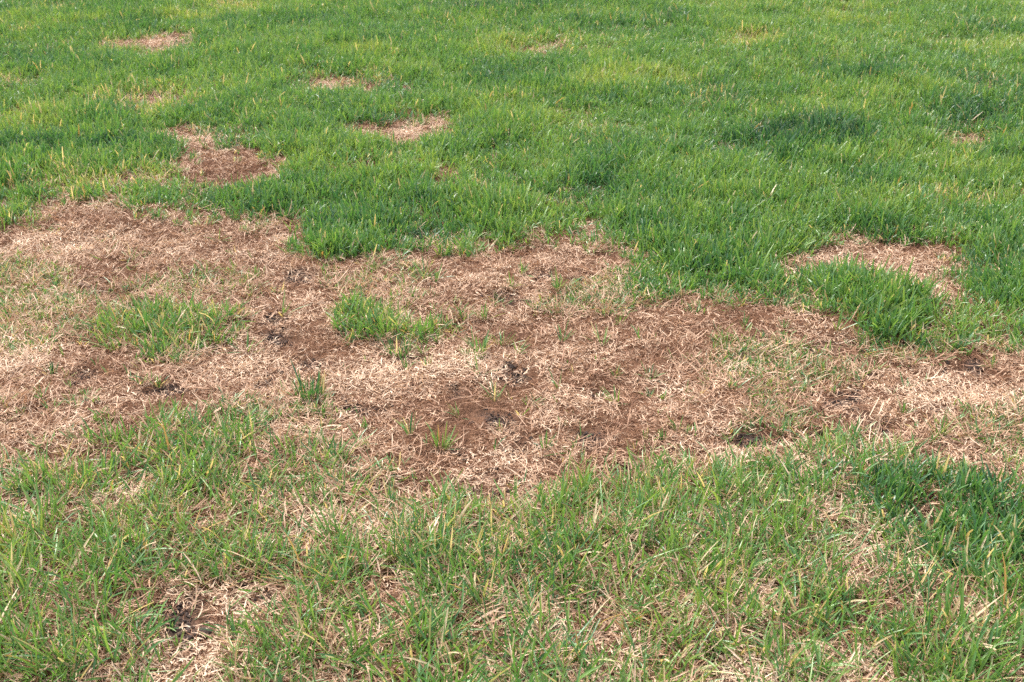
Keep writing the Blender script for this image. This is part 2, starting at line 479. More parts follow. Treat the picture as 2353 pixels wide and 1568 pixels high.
def mat_grass():
    m, n, l = new_mat('grass_blade')
    r1, r2, r3 = randoms(n, l)
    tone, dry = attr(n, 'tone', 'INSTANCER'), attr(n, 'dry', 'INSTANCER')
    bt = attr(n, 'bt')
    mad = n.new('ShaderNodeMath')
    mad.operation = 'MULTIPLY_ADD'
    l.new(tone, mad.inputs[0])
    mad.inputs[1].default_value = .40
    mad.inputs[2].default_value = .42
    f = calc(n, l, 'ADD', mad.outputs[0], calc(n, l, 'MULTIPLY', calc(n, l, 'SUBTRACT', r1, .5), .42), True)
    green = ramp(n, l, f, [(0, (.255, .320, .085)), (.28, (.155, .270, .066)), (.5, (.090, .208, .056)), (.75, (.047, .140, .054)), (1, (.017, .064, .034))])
    dead = ramp(n, l, r3, [(0, (.52, .40, .24)), (.5, (.64, .51, .34)), (.76, (.48, .35, .19)), (.90, (.40, .22, .09)), (.93, (.38, .35, .14)), (1, (.40, .38, .17))])
    isdry = calc(n, l, 'LESS_THAN', r2, dry)
    c = mix(n, l, isdry, green, dead)
    # sheath paler and straw coloured at the foot, mown tips bleached
    foot = ramp(n, l, bt, [(0, (1, 1, 1)), (.30, (0, 0, 0))])
    c = mix(n, l, calc(n, l, 'MULTIPLY', foot, .55), c, (.30, .27, .11))
    tip = ramp(n, l, bt, [(0, (0, 0, 0)), (.86, (0, 0, 0)), (1, (1, 1, 1))])
    c = mix(n, l, calc(n, l, 'MULTIPLY', tip, calc(n, l, 'MULTIPLY', r3, .5)), c, (.44, .42, .22))
    leaf_shader(n, l, c, .36, .62, .34, (1.2, 1.15, .55))
    return m


def mat_straw(name, stops, rough=.6, spec=.3, trans=.22):
    m, n, l = new_mat(name)
    r1, r2, r3 = randoms(n, l)
    cr = attr(n, 'cream', 'INSTANCER')
    mad = n.new('ShaderNodeMath')
    mad.operation = 'MULTIPLY_ADD'
    mad.use_clamp = True
    l.new(cr, mad.inputs[0])
    mad.inputs[1].default_value = .55
    l.new(calc(n, l, 'MULTIPLY', r1, .5), mad.inputs[2])
    c = ramp(n, l, mad.outputs[0], stops)
    bt = attr(n, 'bt')
    c = mix(n, l, calc(n, l, 'MULTIPLY', bt, calc(n, l, 'MULTIPLY', r2, .4)), c, (.30, .17, .09))
    leaf_shader(n, l, c, rough, spec, trans, (1.0, .9, .75))
    return m


M_GRASS = mat_grass()
M_STRAW = mat_straw('dry_straw', [(0, (.21, .105, .060)), (.25, (.34, .195, .120)), (.55, (.52, .355, .240)), (1, (.78, .625, .470))])
M_FIBRE = mat_straw('brown_thatch', [(0, (.115, .054, .032)), (.5, (.195, .100, .062)), (1, (.32, .185, .120))], .75, .15, .15)


def mat_ground():
    m, n, l = new_mat('soil_and_thatch')
    tc = n.new('ShaderNodeTexCoord')
    n1 = n.new('ShaderNodeTexNoise')
    n1.inputs['Scale'].default_value = 38
    n1.inputs['Detail'].default_value = 8
    n1.inputs['Roughness'].default_value = .65
    l.new(tc.outputs['Object'], n1.inputs['Vector'])
    n2 = n.new('ShaderNodeTexNoise')
    n2.inputs['Scale'].default_value = 190
    n2.inputs['Detail'].default_value = 5
    l.new(tc.outputs['Object'], n2.inputs['Vector'])
    soil = ramp(n, l, n1.outputs['Fac'], [(.25, (.028, .019, .015)), (.5, (.055, .038, .031)), (.78, (.095, .068, .055))])
    thatch = ramp(n, l, n2.outputs['Fac'], [(.25, (.050, .026, .016)), (.55, (.12, .062, .036)), (.8, (.20, .115, .07))])
    c = mix(n, l, attr(n, 'soil'), thatch, soil)
    n3 = n.new('ShaderNodeTexNoise')
    n3.inputs['Scale'].default_value = 6
    n3.inputs['Detail'].default_value = 9
    l.new(tc.outputs['Object'], n3.inputs['Vector'])
    turf = ramp(n, l, n3.outputs['Fac'], [(.3, (.035, .070, .018)), (.6, (.055, .115, .026)), (.8, (.10, .14, .04))])
    c = mix(n, l, attr(n, 'turf'), c, turf)
    p = n.new('ShaderNodeBsdfPrincipled')
    l.new(c, p.inputs['Base Color'])
    p.inputs['Roughness'].default_value = .9
    p.inputs['Specular IOR Level'].default_value = .04
    b = n.new('ShaderNodeBump')
    b.inputs['Strength'].default_value = .9
    b.inputs['Distance'].default_value = .006
    l.new(calc(n, l, 'ADD', n1.outputs['Fac'], calc(n, l, 'MULTIPLY', n2.outputs['Fac'], .6)), b.inputs['Height'])
    l.new(b.outputs[0], p.inputs['Normal'])
    o = n.new('ShaderNodeOutputMaterial')
    l.new(p.outputs[0], o.inputs['Surface'])
    return m


def mat_simple(name, stops, scale, rough=.8, spec=.25, trans=0.0, bump=.5, dist=.002):
    m, n, l = new_mat(name)
    tc = n.new('ShaderNodeTexCoord')
    t = n.new('ShaderNodeTexNoise')
    t.inputs['Scale'].default_value = scale
    t.inputs['Detail'].default_value = 6
    l.new(tc.outputs['Object'], t.inputs['Vector'])
    c = ramp(n, l, t.outputs['Fac'], stops)
    p = n.new('ShaderNodeBsdfPrincipled')
    l.new(c, p.inputs['Base Color'])
    p.inputs['Roughness'].default_value = rough
    p.inputs['Specular IOR Level'].default_value = spec
    b = n.new('ShaderNodeBump')
    b.inputs['Strength'].default_value = bump
    b.inputs['Distance'].default_value = dist
    l.new(t.outputs['Fac'], b.inputs['Height'])
    l.new(b.outputs[0], p.inputs['Normal'])
    o = n.new('ShaderNodeOutputMaterial')
    l.new(p.outputs[0], o.inputs['Surface'])
    return m


# ------------------------------------------------------------------ the ground, one sheet to the horizon
def build_ground():
    def axis(a, b, step, far):
        core = np.arange(a, b + step / 2, step)
        out = b + np.cumsum(step * 1.35 ** np.arange(1, 60))
        out = out[out < far]
        inn = a - np.cumsum(step * 1.35 ** np.arange(1, 60))
        inn = inn[inn > -far]
        return np.concatenate([inn[::-1], core, out])
    xs, ys = axis(-4.6, 4.6, .025, 600), axis(1.2, 10.8, .025, 600)
    X, Y = np.meshgrid(xs, ys)
    x, y = X.ravel(), Y.ravel()
    z = terrain(x, y)
    nx, ny = len(xs), len(ys)
    idx = np.arange(nx * ny).reshape(ny, nx)
    q = np.stack([idx[:-1, :-1], idx[:-1, 1:], idx[1:, 1:], idx[1:, :-1]], -1).reshape(-1, 4)
    me = bpy.data.meshes.new('ground')
    me.vertices.add(len(x))
    me.vertices.foreach_set('co', np.stack([x, y, z], -1).ravel())
    me.loops.add(q.size)
    me.loops.foreach_set('vertex_index', q.ravel().astype(np.int32))
    me.polygons.add(len(q))
    me.polygons.foreach_set('loop_start', np.arange(0, q.size, 4, dtype=np.int32))
    me.update(calc_edges=True)
    me.polygons.foreach_set('use_smooth', np.ones(len(q), bool))
    a = me.attributes.new('soil', 'FLOAT', 'POINT')
    a.data.foreach_set('value', look('soil', x, y).astype(np.float32))
    a = me.attributes.new('turf', 'FLOAT', 'POINT')
    d = np.hypot(x, y)
    a.data.foreach_set('value', np.clip((d - 10.5) / 3, 0, 1).astype(np.float32))
    me.materials.append(mat_ground())
    o = bpy.data.objects.new('ground', me)
    COL.objects.link(o)
    o['kind'] = 'structure'
    o['label'] = 'dark soil and matted brown thatch under the lawn'
    return o


build_ground()


# ------------------------------------------------------------------ blades
class Blades:
    def __init__(self):
        self.v, self.f, self.rnd, self.bt = [], [], [], []

    def add(self, x, y, z, az, lean, length, width, bend, segs=4, sway=0.0, twist=0.0, tipw=.3, fold=.22, footw=.65, rnd=None):
        rnd = R.random() if rnd is None else rnd
        base = len(self.v)
        a, hz = lean, az
        st = length / segs
        for i in range(segs + 1):
            t = i / segs
            w = width * .5 * ((footw + (1 - footw) * min(t / .35, 1)) if t < .55 else 1 - (1 - tipw) * ((t - .55) / .45) ** 1.4)
            tw = twist * t
            dx, dy, dz = math.sin(a) * math.cos(hz), math.sin(a) * math.sin(hz), math.cos(a)
            sx, sy, sz = -math.sin(hz), math.cos(hz), 0.0
            nx, ny, nz = math.cos(a) * math.cos(hz), math.cos(a) * math.sin(hz), -math.sin(a)
            c, s = math.cos(tw), math.sin(tw)
            wx, wy, wz = sx * c + nx * s, sy * c + ny * s, sz * c + nz * s
            fx, fy, fz = nx * c - sx * s, ny * c - sy * s, nz * c - sz * s
            k = w * fold * 2
            self.v += [(x - wx * w, y - wy * w, z - wz * w), (x + fx * k, y + fy * k, z + fz * k), (x + wx * w, y + wy * w, z + wz * w)]
            self.rnd += [rnd] * 3
            self.bt += [t] * 3
            if i < segs:
                b = base + 3 * i
                self.f += [(b, b + 1, b + 4, b + 3), (b + 1, b + 2, b + 5, b + 4)]
            x, y, z = x + dx * st, y + dy * st, z + dz * st
            a += bend / segs
            hz += sway / segs

    def mesh(self, name, mat):
        me = bpy.data.meshes.new(name)
        me.from_pydata(self.v, [], self.f)
        me.polygons.foreach_set('use_smooth', np.ones(len(self.f), bool))
        for k, d in (('rnd', self.rnd), ('bt', self.bt)):
            me.attributes.new(k, 'FLOAT', 'POINT').data.foreach_set('value', np.array(d, np.float32))
        me.materials.append(mat)
        return me


TAU = 2 * math.pi
SETS = {}


def variant_set(name, count, build, mat):
    c = bpy.data.collections.new(name)
    for i in range(count):
        b = Blades()
        build(b)
        c.objects.link(bpy.data.objects.new('%s_%02d' % (name, i), b.mesh(name, mat)))
    SETS[name] = (c, count)


def fine_tuft(b):                          # upright close-mown turf
    for k in range(7):
        r, a = .018 * math.sqrt(R.random()), R.random() * TAU
        az = R.random() * TAU
        lean = abs(R.gauss(.16, .27))
        L = R.uniform(.042, .078) * (1.25 if R.random() < .2 else 1)
        b.add(r * math.cos(a), r * math.sin(a), -.004, az, lean, L, R.uniform(.0036, .0062), R.choice((R.uniform(.0, .5), R.uniform(.3, 1.3))),
              4, R.gauss(0, .3), R.gauss(0, .7), R.uniform(.2, .6))


def coarse_tuft(b):                        # sprawling thin foreground grass
    for k in range(7):
        r, a = .015 * math.sqrt(R.random()), R.random() * TAU
        az = a + R.gauss(0, .8)
        lean = min(abs(R.gauss(.72, .42)), 1.4)
        L = R.uniform(.042, .090) * (1.3 if R.random() < .15 else 1)
        b.add(r * math.cos(a), r * math.sin(a), -.004, az, lean, L, R.uniform(.0022, .0046), R.uniform(-.1, 1.0), 5, R.gauss(0, .4), R.gauss(0, .9), R.uniform(.15, .5))


def straw_clump(b):                        # matted bleached straw
    for k in range(26):
        r, a = .036 * math.sqrt(R.random()), R.random() * TAU
        L = R.uniform(.009, .026) * (1.5 if R.random() < .15 else 1)
        up = R.random() < .12
        b.add(r * math.cos(a), r * math.sin(a), R.uniform(.0005, .008), R.random() * TAU, R.uniform(.7, 1.3) if up else R.uniform(1.25, 1.75), L,
              R.uniform(.0012, .0028), R.gauss(.15, .5), 4, R.gauss(0, 1.5), R.gauss(0, 1.0), R.uniform(.2, .7), .25)


def fibre_clump(b):                        # fine brown broken-down thatch
    for k in range(30):
        r, a = .034 * math.sqrt(R.random()), R.random() * TAU
        b.add(r * math.cos(a), r * math.sin(a), R.uniform(-.001, .006), R.random() * TAU, R.uniform(1.0, 1.7), R.uniform(.010, .024),
              R.uniform(.0009, .0018), R.gauss(.1, .6), 3, R.gauss(0, 1.3), R.gauss(0, 1.0), .5, .25)


def long_straw(b):                         # longer dead blades lying among the green
    for k in range(7):
        r, a = .022 * math.sqrt(R.random()), R.random() * TAU
        b.add(r * math.cos(a), r * math.sin(a), R.uniform(0, .010), R.random() * TAU, R.uniform(.8, 1.5), R.uniform(.028, .062),
              R.uniform(.0013, .0029), R.gauss(.25, .3), 4, R.gauss(0, .7), R.gauss(0, .9), R.uniform(.15, .5), .25)


variant_set('fine_tuft', 28, fine_tuft, M_GRASS)
variant_set('coarse_tuft', 28, coarse_tuft, M_GRASS)
variant_set('straw_clump', 24, straw_clump, M_STRAW)
variant_set('fibre_clump', 16, fibre_clump, M_FIBRE)
variant_set('long_straw', 20, long_straw, M_STRAW)

GROUPS = {}


def scatter_nodes(setname):
    if setname in GROUPS:
        return GROUPS[setname]
    g = bpy.data.node_groups.new('scatter_' + setname, 'GeometryNodeTree')
    g.interface.new_socket('Geometry', in_out='INPUT', socket_type='NodeSocketGeometry')
    g.interface.new_socket('Geometry', in_out='OUTPUT', socket_type='NodeSocketGeometry')
    n, l = g.nodes, g.links
    gi, go = n.new('NodeGroupInput'), n.new('NodeGroupOutput')
    ci = n.new('GeometryNodeCollectionInfo')
    ci.inputs['Collection'].default_value = SETS[setname][0]
    ci.inputs['Separate Children'].default_value = True
    ci.inputs['Reset Children'].default_value = True
    ip = n.new('GeometryNodeInstanceOnPoints')
    ip.inputs['Pick Instance'].default_value = True

    def named(nm, ty):
        a = n.new('GeometryNodeInputNamedAttribute')
        a.data_type = ty
        a.inputs['Name'].default_value = nm
        return a.outputs['Attribute']
    er = n.new('FunctionNodeEulerToRotation')
    l.new(named('rot', 'FLOAT_VECTOR'), er.inputs[0])
    l.new(er.outputs[0], ip.inputs['Rotation'])
    l.new(named('scl', 'FLOAT_VECTOR'), ip.inputs['Scale'])
    l.new(named('variant', 'INT'), ip.inputs['Instance Index'])
    l.new(ci.outputs[0], ip.inputs['Instance'])
    l.new(gi.outputs[0], ip.inputs['Points'])
    l.new(ip.outputs[0], go.inputs[0])
    GROUPS[setname] = g
    return g


def scatter(name, setname, x, y, z, rot, scl, extra, label=None, cat=None, group=None, parent=None):
    n = len(x)
    if n == 0:
        return None
    me = bpy.data.meshes.new(name)
    me.vertices.add(n)
    me.vertices.foreach_set('co', np.stack([x, y, z], -1).astype(np.float32).ravel())
    me.attributes.new('rot', 'FLOAT_VECTOR', 'POINT').data.foreach_set('vector', rot.astype(np.float32).ravel())
    me.attributes.new('scl', 'FLOAT_VECTOR', 'POINT').data.foreach_set('vector', scl.astype(np.float32).ravel())
    me.attributes.new('variant', 'INT', 'POINT').data.foreach_set('value', rng.integers(0, SETS[setname][1], n).astype(np.int32))
    for k, v in extra.items():
        me.attributes.new(k, 'FLOAT', 'POINT').data.foreach_set('value', v.astype(np.float32))
    me.update()
    o = bpy.data.objects.new(name, me)
    COL.objects.link(o)
    mod = o.modifiers.new('scatter', 'NODES')
    mod.node_group = scatter_nodes(setname)
    o['kind'] = 'stuff'
    if label:
        o['label'] = label
    if cat:
        o['category'] = cat
    if group:
        o['group'] = group
    if parent:
        o.parent = parent
    return o


# ------------------------------------------------------------------ scatter points
def candidates(per_m2, y0, y1, margin=.55, far_falloff=None):
    cell = 1 / math.sqrt(per_m2)
    ys = np.arange(y0, y1, cell)
    half = .42 * 1.06 * (y1 * math.cos(PITCH) + .7) + margin
    xs = np.arange(-half, half, cell)
    X, Y = np.meshgrid(xs, ys)
    X = (X + rng.uniform(-.5, .5, X.shape) * cell * 1.3).ravel()
    Y = (Y + rng.uniform(-.5, .5, Y.shape) * cell * 1.3).ravel()
    keep = np.abs(X) < .42 * (Y * math.cos(PITCH) + .64) + margin
    X, Y = X[keep], Y[keep]
    if far_falloff:
        a, b, lo = far_falloff
        keep = rng.random(len(X)) < np.clip(1 - (Y - a) / (b - a) * (1 - lo), lo, 1)
        X, Y = X[keep], Y[keep]
    return X, Y


def inside(poly, x, y):
    return sdf(poly, x, y) < 0


ZONES = [('grass_mound', to_ground(MOUND, .13), 'tall bright green grass mound standing below the tan arc of dead turf', 'grass'),
         ('grass_island', to_ground(ISLAND_LEFT, .03), 'straggly green grass island in the dead turf beside the straw at the lawn side', 'grass'),
         ('grass_island', to_ground(ISLAND_MID, .035), 'dense yellowish-green grass island in the dead turf with a dark tuft at its rim', 'grass'),
         ('grass_island', to_ground(ISLAND_RIGHT, .02), 'thin bluish-green grass island in the dead turf in front of the tall mound', 'grass'),
         ('grass_clump', to_ground(DARK_CLUMP, .02), 'dense dark blue-green grass clump curling round a small bare soil spot', 'grass'),
         ('coarse_grass', to_ground(TALL_RIGHT), 'tall coarse green grass mixed with straw, in front of the dark clump', 'grass'),
         ('coarse_grass', to_ground(TALL_LEFT), 'tall coarse grass beside the cream straw patch with dark soil', 'grass')]
FRONT_G = to_ground(FRONT)
DEAD_G = to_ground(DEAD_BODY)
REST = [('patchy_grass', 'thin patchy green grass with straw showing through, in the foreground', 'grass'),
        ('grass_sprigs', 'scattered thin green sprigs and sparse stretches of grass over the dead turf', 'grass'),
        ('lawn_grass', 'dense healthy green lawn grass stretching away beyond the dead turf', 'grass')]
LABELS = {}


def zone_of(x, y):
    z = np.full(len(x), len(ZONES) + 2)
    z[inside(DEAD_G, x, y)] = len(ZONES) + 1
    z[inside(FRONT_G, x, y)] = len(ZONES)
    for i, (_, poly, _, _) in enumerate(ZONES):
        z[inside(poly, x, y)] = i
    return z


def euler(n, tilt):
    return np.stack([rng.normal(0, tilt, n), rng.normal(0, tilt, n), rng.uniform(0, TAU, n)], -1)


def grow(setname, x, y, tilt, base, clumpy):
    n = len(x)
    s = base * look('height', x, y) * rng.uniform(.72, 1.25, n)
    wd = base * rng.uniform(.85, 1.2, n)
    scl = np.stack([wd * .5 + s * .5, wd * .5 + s * .5, s], -1)
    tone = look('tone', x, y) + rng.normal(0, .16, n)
    dry = look('dry', x, y)
    z = terrain(x, y) - .001
    rot = euler(n, tilt)
    rot[:, 0] += .30 * fbm(x, y, .22, 2, 81)
    rot[:, 1] += .30 * fbm(x, y, .22, 2, 82)
    zn = zone_of(x, y)
    for k in range(len(ZONES) + 3):
        m = zn == k
        if not m.any():
            continue
        nm, lab, cat = (ZONES[k][0], ZONES[k][2], ZONES[k][3]) if k < len(ZONES) else REST[k - len(ZONES)]
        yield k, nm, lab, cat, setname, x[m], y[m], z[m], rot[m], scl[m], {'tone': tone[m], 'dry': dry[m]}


parts = {}
x, y = candidates(2600, 1.25, 12.5, .5, (4.5, 10.0, .55))
g, c = look('green', x, y), look('coarse', x, y)
u = rng.random(len(x))
pick_f = u < g * (1 - c)
pick_c = (~pick_f) & (u < g * (1 - c) + g * c * .95)
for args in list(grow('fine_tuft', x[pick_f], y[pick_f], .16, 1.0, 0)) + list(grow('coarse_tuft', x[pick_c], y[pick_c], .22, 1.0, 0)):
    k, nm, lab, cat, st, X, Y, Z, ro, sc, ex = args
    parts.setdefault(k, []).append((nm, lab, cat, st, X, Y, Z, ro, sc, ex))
for k in sorted(parts):
    lst = sorted(parts[k], key=lambda a: -len(a[4]))
    nm, lab, cat = lst[0][:3]
    root = scatter(nm, lst[0][3], *lst[0][4:], label=lab, cat=cat)
    for extra in lst[1:]:
        scatter('loose_blades' if extra[3] == 'coarse_tuft' else 'turf_blades', extra[3], *extra[4:], parent=root)

# dead turf: brown thatch below, bleached straw above
SPOT_G = [to_ground(oval(cx, cy, rx * 1.12, ry * 1.2), near_h=SPOT_NEAR) for _, (cx, cy, rx, ry), _, _ in SPOTS]
DZ = [('dead_turf', poly, 'dead turf: ' + lab) for (lab, *_), poly in zip(SPOTS, SPOT_G)]
DZ = [('dead_turf', poly, lab) for (lab, *_), poly in zip(SPOTS, SPOT_G)]
DZ += [('dead_turf', to_ground(TAN_ARC, near_h=.03), 'tan arc of dead turf wrapped round the tall grass mound'),
       ('dead_turf', to_ground(CREAM_FRONT), 'cream bleached straw patch around dark wet-looking soil in the foreground'),
       ('dead_turf', to_ground(CREAM_BOTTOM), 'small straw patch with bare crumbly soil among foreground grass')]
DREST = [('straw_litter', 'tan straw lying between the blades of the patchy foreground grass', 'straw'),
         ('dead_turf', 'large brown and cream dead turf area spreading across the middle of the lawn', 'dead grass'),
         ('straw_litter', 'bits of tan straw low in the dense green lawn', 'straw')]


def dzone(x, y):
    z = np.full(len(x), len(DZ) + 2)
    z[inside(DEAD_G, x, y)] = len(DZ) + 1
    z[inside(FRONT_G, x, y)] = len(DZ)
    for i, (_, poly, _) in enumerate(DZ):
        z[inside(poly, x, y)] = i
    return z


dparts = {}


def lay(setname, per_m2, y0, y1, dens, base, tilt, dz, cream_shift=0.0, fall=None):
    x, y = candidates(per_m2, y0, y1, .5, fall)
    keep = rng.random(len(x)) < dens(x, y)
    x, y = x[keep], y[keep]
    n = len(x)
    s = base * rng.uniform(.7, 1.3, n)
    scl = np.stack([s, s, s * rng.uniform(.7, 1.4, n)], -1)
    rot = euler(n, tilt)
    z = terrain(x, y) + dz
    cr = np.clip(look('cream', x, y) + cream_shift + rng.normal(0, .12, n), 0, 1)
    zn = dzone(x, y)
    for k in range(len(DZ) + 3):
        m = zn == k
        if m.any():
            dparts.setdefault(k, []).append((setname, x[m], y[m], z[m], rot[m], scl[m], {'cream': cr[m]}))


def d_fibre(x, y):
    return np.clip(look('dead', x, y) * 1.1, .0, 1) * (1 - .93 * look('soil', x, y))


def d_straw(x, y):
    c = look('cream', x, y)
    return np.clip(look('dead', x, y), 0, 1) * (.10 + .90 * c) * (1 - .965 * look('soil', x, y))


def d_long(x, y):
    return np.clip(look('dead', x, y) * .35 + look('coarse', x, y) * .5 + look('dry', x, y), 0, 1) * (1 - .9 * look('soil', x, y)) * (1 - .85 * (look('green', x, y) < .1))


FALL = (4.5, 10.0, .5)
lay('fibre_clump', 1500, 1.25, 10.5, d_fibre, 1.0, .12, -.001, 0, FALL)
lay('straw_clump', 1700, 1.25, 10.5, d_straw, 1.0, .14, .001, 0, FALL)
lay('long_straw', 1300, 1.25, 10.5, d_long, 1.0, .15, .001, -.15, FALL)
PART = {'fibre_clump': 'thatch', 'straw_clump': 'straw', 'long_straw': 'dead_blades'}
for k in sorted(dparts):
    lst = sorted(dparts[k], key=lambda a: -len(a[1]))
    nm, lab, cat = (DZ[k][0], DZ[k][2], 'dead grass') if k < len(DZ) else DREST[k - len(DZ)]
    root = scatter(nm, lst[0][0], *lst[0][1:], label=lab, cat=cat)
    for e in lst[1:]:
        scatter(PART[e[0]], e[0], *e[1:], parent=root)

# soil crumbs on the bare places
def crumb_set():
    c = bpy.data.collections.new('crumb')
    for i in range(10):
        v, f = [], []
        for k in range(9):
            ox, oy, s = R.gauss(0, .011), R.gauss(0, .011), R.uniform(.0012, .0048)
            b = len(v)
            for i2 in range(1, 4):
                for j in range(6):
                    ph, th = math.pi * i2 / 4, TAU * j / 6 + i2
                    d = s * R.uniform(.7, 1.3)
                    v.append((ox + d * math.sin(ph) * math.cos(th), oy + d * math.sin(ph) * math.sin(th), s * .3 + d * .7 * math.cos(ph)))
            v += [(ox, oy, s), (ox, oy, -s * .4)]
            for j in range(6):
                q = (j + 1) % 6
                f += [(b + j, b + 6 + j, b + 6 + q, b + q), (b + 6 + j, b + 12 + j, b + 12 + q, b + 6 + q), (b + 18, b + j, b + q), (b + 19, b + 12 + q, b + 12 + j)]
        me = bpy.data.meshes.new('crumb')
        me.from_pydata(v, [], f)
        me.materials.append(M_CLOD)
        c.objects.link(bpy.data.objects.new('crumb_%02d' % i, me))
    SETS['crumb'] = (c, 10)


M_CLOD = mat_simple('dark_soil_clod', [(.3, (.028, .020, .017)), (.55, (.055, .040, .034)), (.8, (.095, .072, .062))], 130, .95, .05, bump=.9, dist=.004)
crumb_set()
x, y = candidates(2600, 1.25, 8.0, .4)
keep = rng.random(len(x)) < np.clip(look('soil', x, y) * 1.2 - .25, 0, 1)
x, y = x[keep], y[keep]
sc = rng.uniform(.6, 1.5, len(x))
scatter('soil_crumbs', 'crumb', x, y, terrain(x, y), euler(len(x), .1), np.stack([sc, sc, sc], -1), {}, 'dark crumbly soil on the bare places in the dead turf', 'soil')

# ------------------------------------------------------------------ grass tufts that stand alone
BLADE_MESH = []
for i in range(26):
    b = Blades()
    b.add(0, 0, 0, 0, 0.0, 1.0, R.uniform(.055, .085), R.choice((R.uniform(0, .35), R.uniform(.3, 1.2))), 6, R.gauss(0, .25), R.gauss(0, .6), R.uniform(.08, .4), .25)
    BLADE_MESH.append(b.mesh('blade', M_GRASS))


SHEATH_MESH = []
for i in range(5):
    b = Blades()
    for k in range(9):
        a = R.random() * TAU
        b.add(.006 * math.cos(a), .006 * math.sin(a), -.003, a + R.gauss(0, .5), R.uniform(.5, 1.4), R.uniform(.012, .030), R.uniform(.0012, .0026), R.uniform(0, .7), 4, R.gauss(0, .8), R.gauss(0, .8), .3, .25)
    SHEATH_MESH.append(b.mesh('dead_leaves', M_STRAW))


def tuft(px, py, hpx, n, tone, label, group=None, spread=.5, width=1.0, name='grass_tuft', foot=.006):
    x, y = gp(px, py)
    if label in ('tuft', 'sprout'):
        on, by = stands(px, py)
        shade = 'dark green' if tone > .22 else 'mid green' if tone > 0 else 'light green'
        size = 'taller' if hpx * px_size(px, py) > (.036 if label == 'tuft' else .022) else 'short'
        label = '%s %s %s on %s, %s' % (size, shade, 'grass tuft' if label == 'tuft' else 'sprout of few blades', on, by)
    h = max(.040, hpx * px_size(px, py) * 1.6)
    root = bpy.data.objects.new(name, None)
    root.empty_display_size = .02
    COL.objects.link(root)
    root.location = (x, y, float(terrain(np.array([x]), np.array([y]))[0]))
    root['label'], root['category'] = label, 'grass tuft'
    if group:
        root['group'] = group
    d = bpy.data.objects.new('dead_leaves', R.choice(SHEATH_MESH))
    COL.objects.link(d)
    d.parent = root
    q = max(.45, foot / .012)
    d.scale = (q, q, max(.5, h / .06) * .7)
    d.rotation_euler = (0, 0, R.random() * TAU)
    d['cream'] = .55
    for k in range(n):
        o = bpy.data.objects.new('blade', R.choice(BLADE_MESH))
        COL.objects.link(o)
        o.parent = root
        a = R.random() * TAU
        r = foot * math.sqrt(R.random())
        o.location = (r * math.cos(a), r * math.sin(a), -.004)
        L = h * R.uniform(.55, 1.05) * (1.25 if R.random() < .12 else 1)
        w = min(max(L, .042), .052) * R.uniform(.75, 1.15) * width
        o.scale = (w, w, L)
        lean = min(abs(R.gauss(0, spread)), 1.3)
        o.rotation_euler = (0, lean, a + R.gauss(0, .7))
        o['tone'] = tone + R.gauss(0, .25)
        o['dry'] = .08
    return root


G1, G2, L1, L2 = 'tufts alone in the dead turf', 'single sprouts in the dead turf', 'tuft', 'sprout'


def around(k, x, y, r, fn):
    a = np.linspace(0, TAU, 16, endpoint=False)
    v = np.concatenate([look(k, x + q * np.cos(a), y + q * np.sin(a)) for q in (r * .4, r * .75, r)])
    return fn(v)


def stands(px, py):                        # what a small thing in the dead turf stands on and beside
    x, y = gp(px, py)
    c = around('cream', x, y, .05, np.mean)
    on = 'pale cream straw' if c > .62 else 'dark brown thatch' if c < .30 else 'tan straw'
    if around('soil', x, y, .07, np.max) > .6:
        by = 'beside bare dark soil'
    elif around('green', x, y, .14, np.max) > .45:
        by = 'next to thicker grass'
    else:
        by = 'clear of other grass'
    return on, by


# (x, y, height) in the middle enlargement
for zx, zy, h in [(570, 325, 120), (650, 355, 100), (1180, 388, 90), (1500, 405, 130), (1085, 475, 90), (840, 605, 110), (990, 600, 100),
                  (1110, 785, 120), (1800, 790, 110), (1525, 760, 95), (560, 852, 90), (1210, 838, 100), (890, 892, 80), (450, 968, 80),
                  (590, 962, 80), (950, 1005, 100), (1500, 1088, 90), (1060, 1178, 110), (1290, 1192, 60), (1350, 1196, 60), (815, 1303, 100),
                  (1890, 1002, 70), (470, 1445, 130), (1400, 1534, 100), (2130, 1020, 90), (1900, 1182, 90), (2110, 1152, 60), (2220, 1172, 60),
                  (2320, 1414, 110), (2220, 1474, 80), (1920, 640, 80), (1240, 300, 80)]:
    (px, py), = tile(1, 1, [(zx, zy)])
    tuft(px, py, h / 3, R.randint(8, 13), R.uniform(-.1, .35), L1, G1, .62)
for zx, zy, h in [(1185, 886, 60), (965, 902, 60), (1770, 912, 70), (1170, 1162, 60), (1230, 1282, 90), (45, 1292, 60), (130, 1312, 40), (1490, 1192, 50),
                  (1600, 1292, 60), (1780, 1132, 70), (1560, 922, 50), (1600, 982, 60), (1090, 1402, 50), (1660, 1442, 60), (1520, 1362, 50), (2025, 1532, 80),
                  (2130, 1542, 60), (2180, 1282, 50), (170, 902, 40), (20, 962, 50), (2060, 762, 70), (2160, 762, 60), (1060, 1532, 100), (600, 1520, 60)]:
    (px, py), = tile(1, 1, [(zx, zy)])
    tuft(px, py, h / 3, R.randint(2, 3), R.uniform(-.2, .3), L2, G2, .45)
for zx, zy, h in [(1950, 592, 110), (1700, 852, 120), (1500, 98, 90), (900, 205, 100), (290, 1182, 100), (1210, 1272, 90), (600, 1182, 70), (1100, 1100, 80)]:
    (px, py), = tile(0, 1, [(zx, zy)])
    tuft(px, py, h / 3, R.randint(8, 13), R.uniform(-.1, .3), L1, G1, .6)
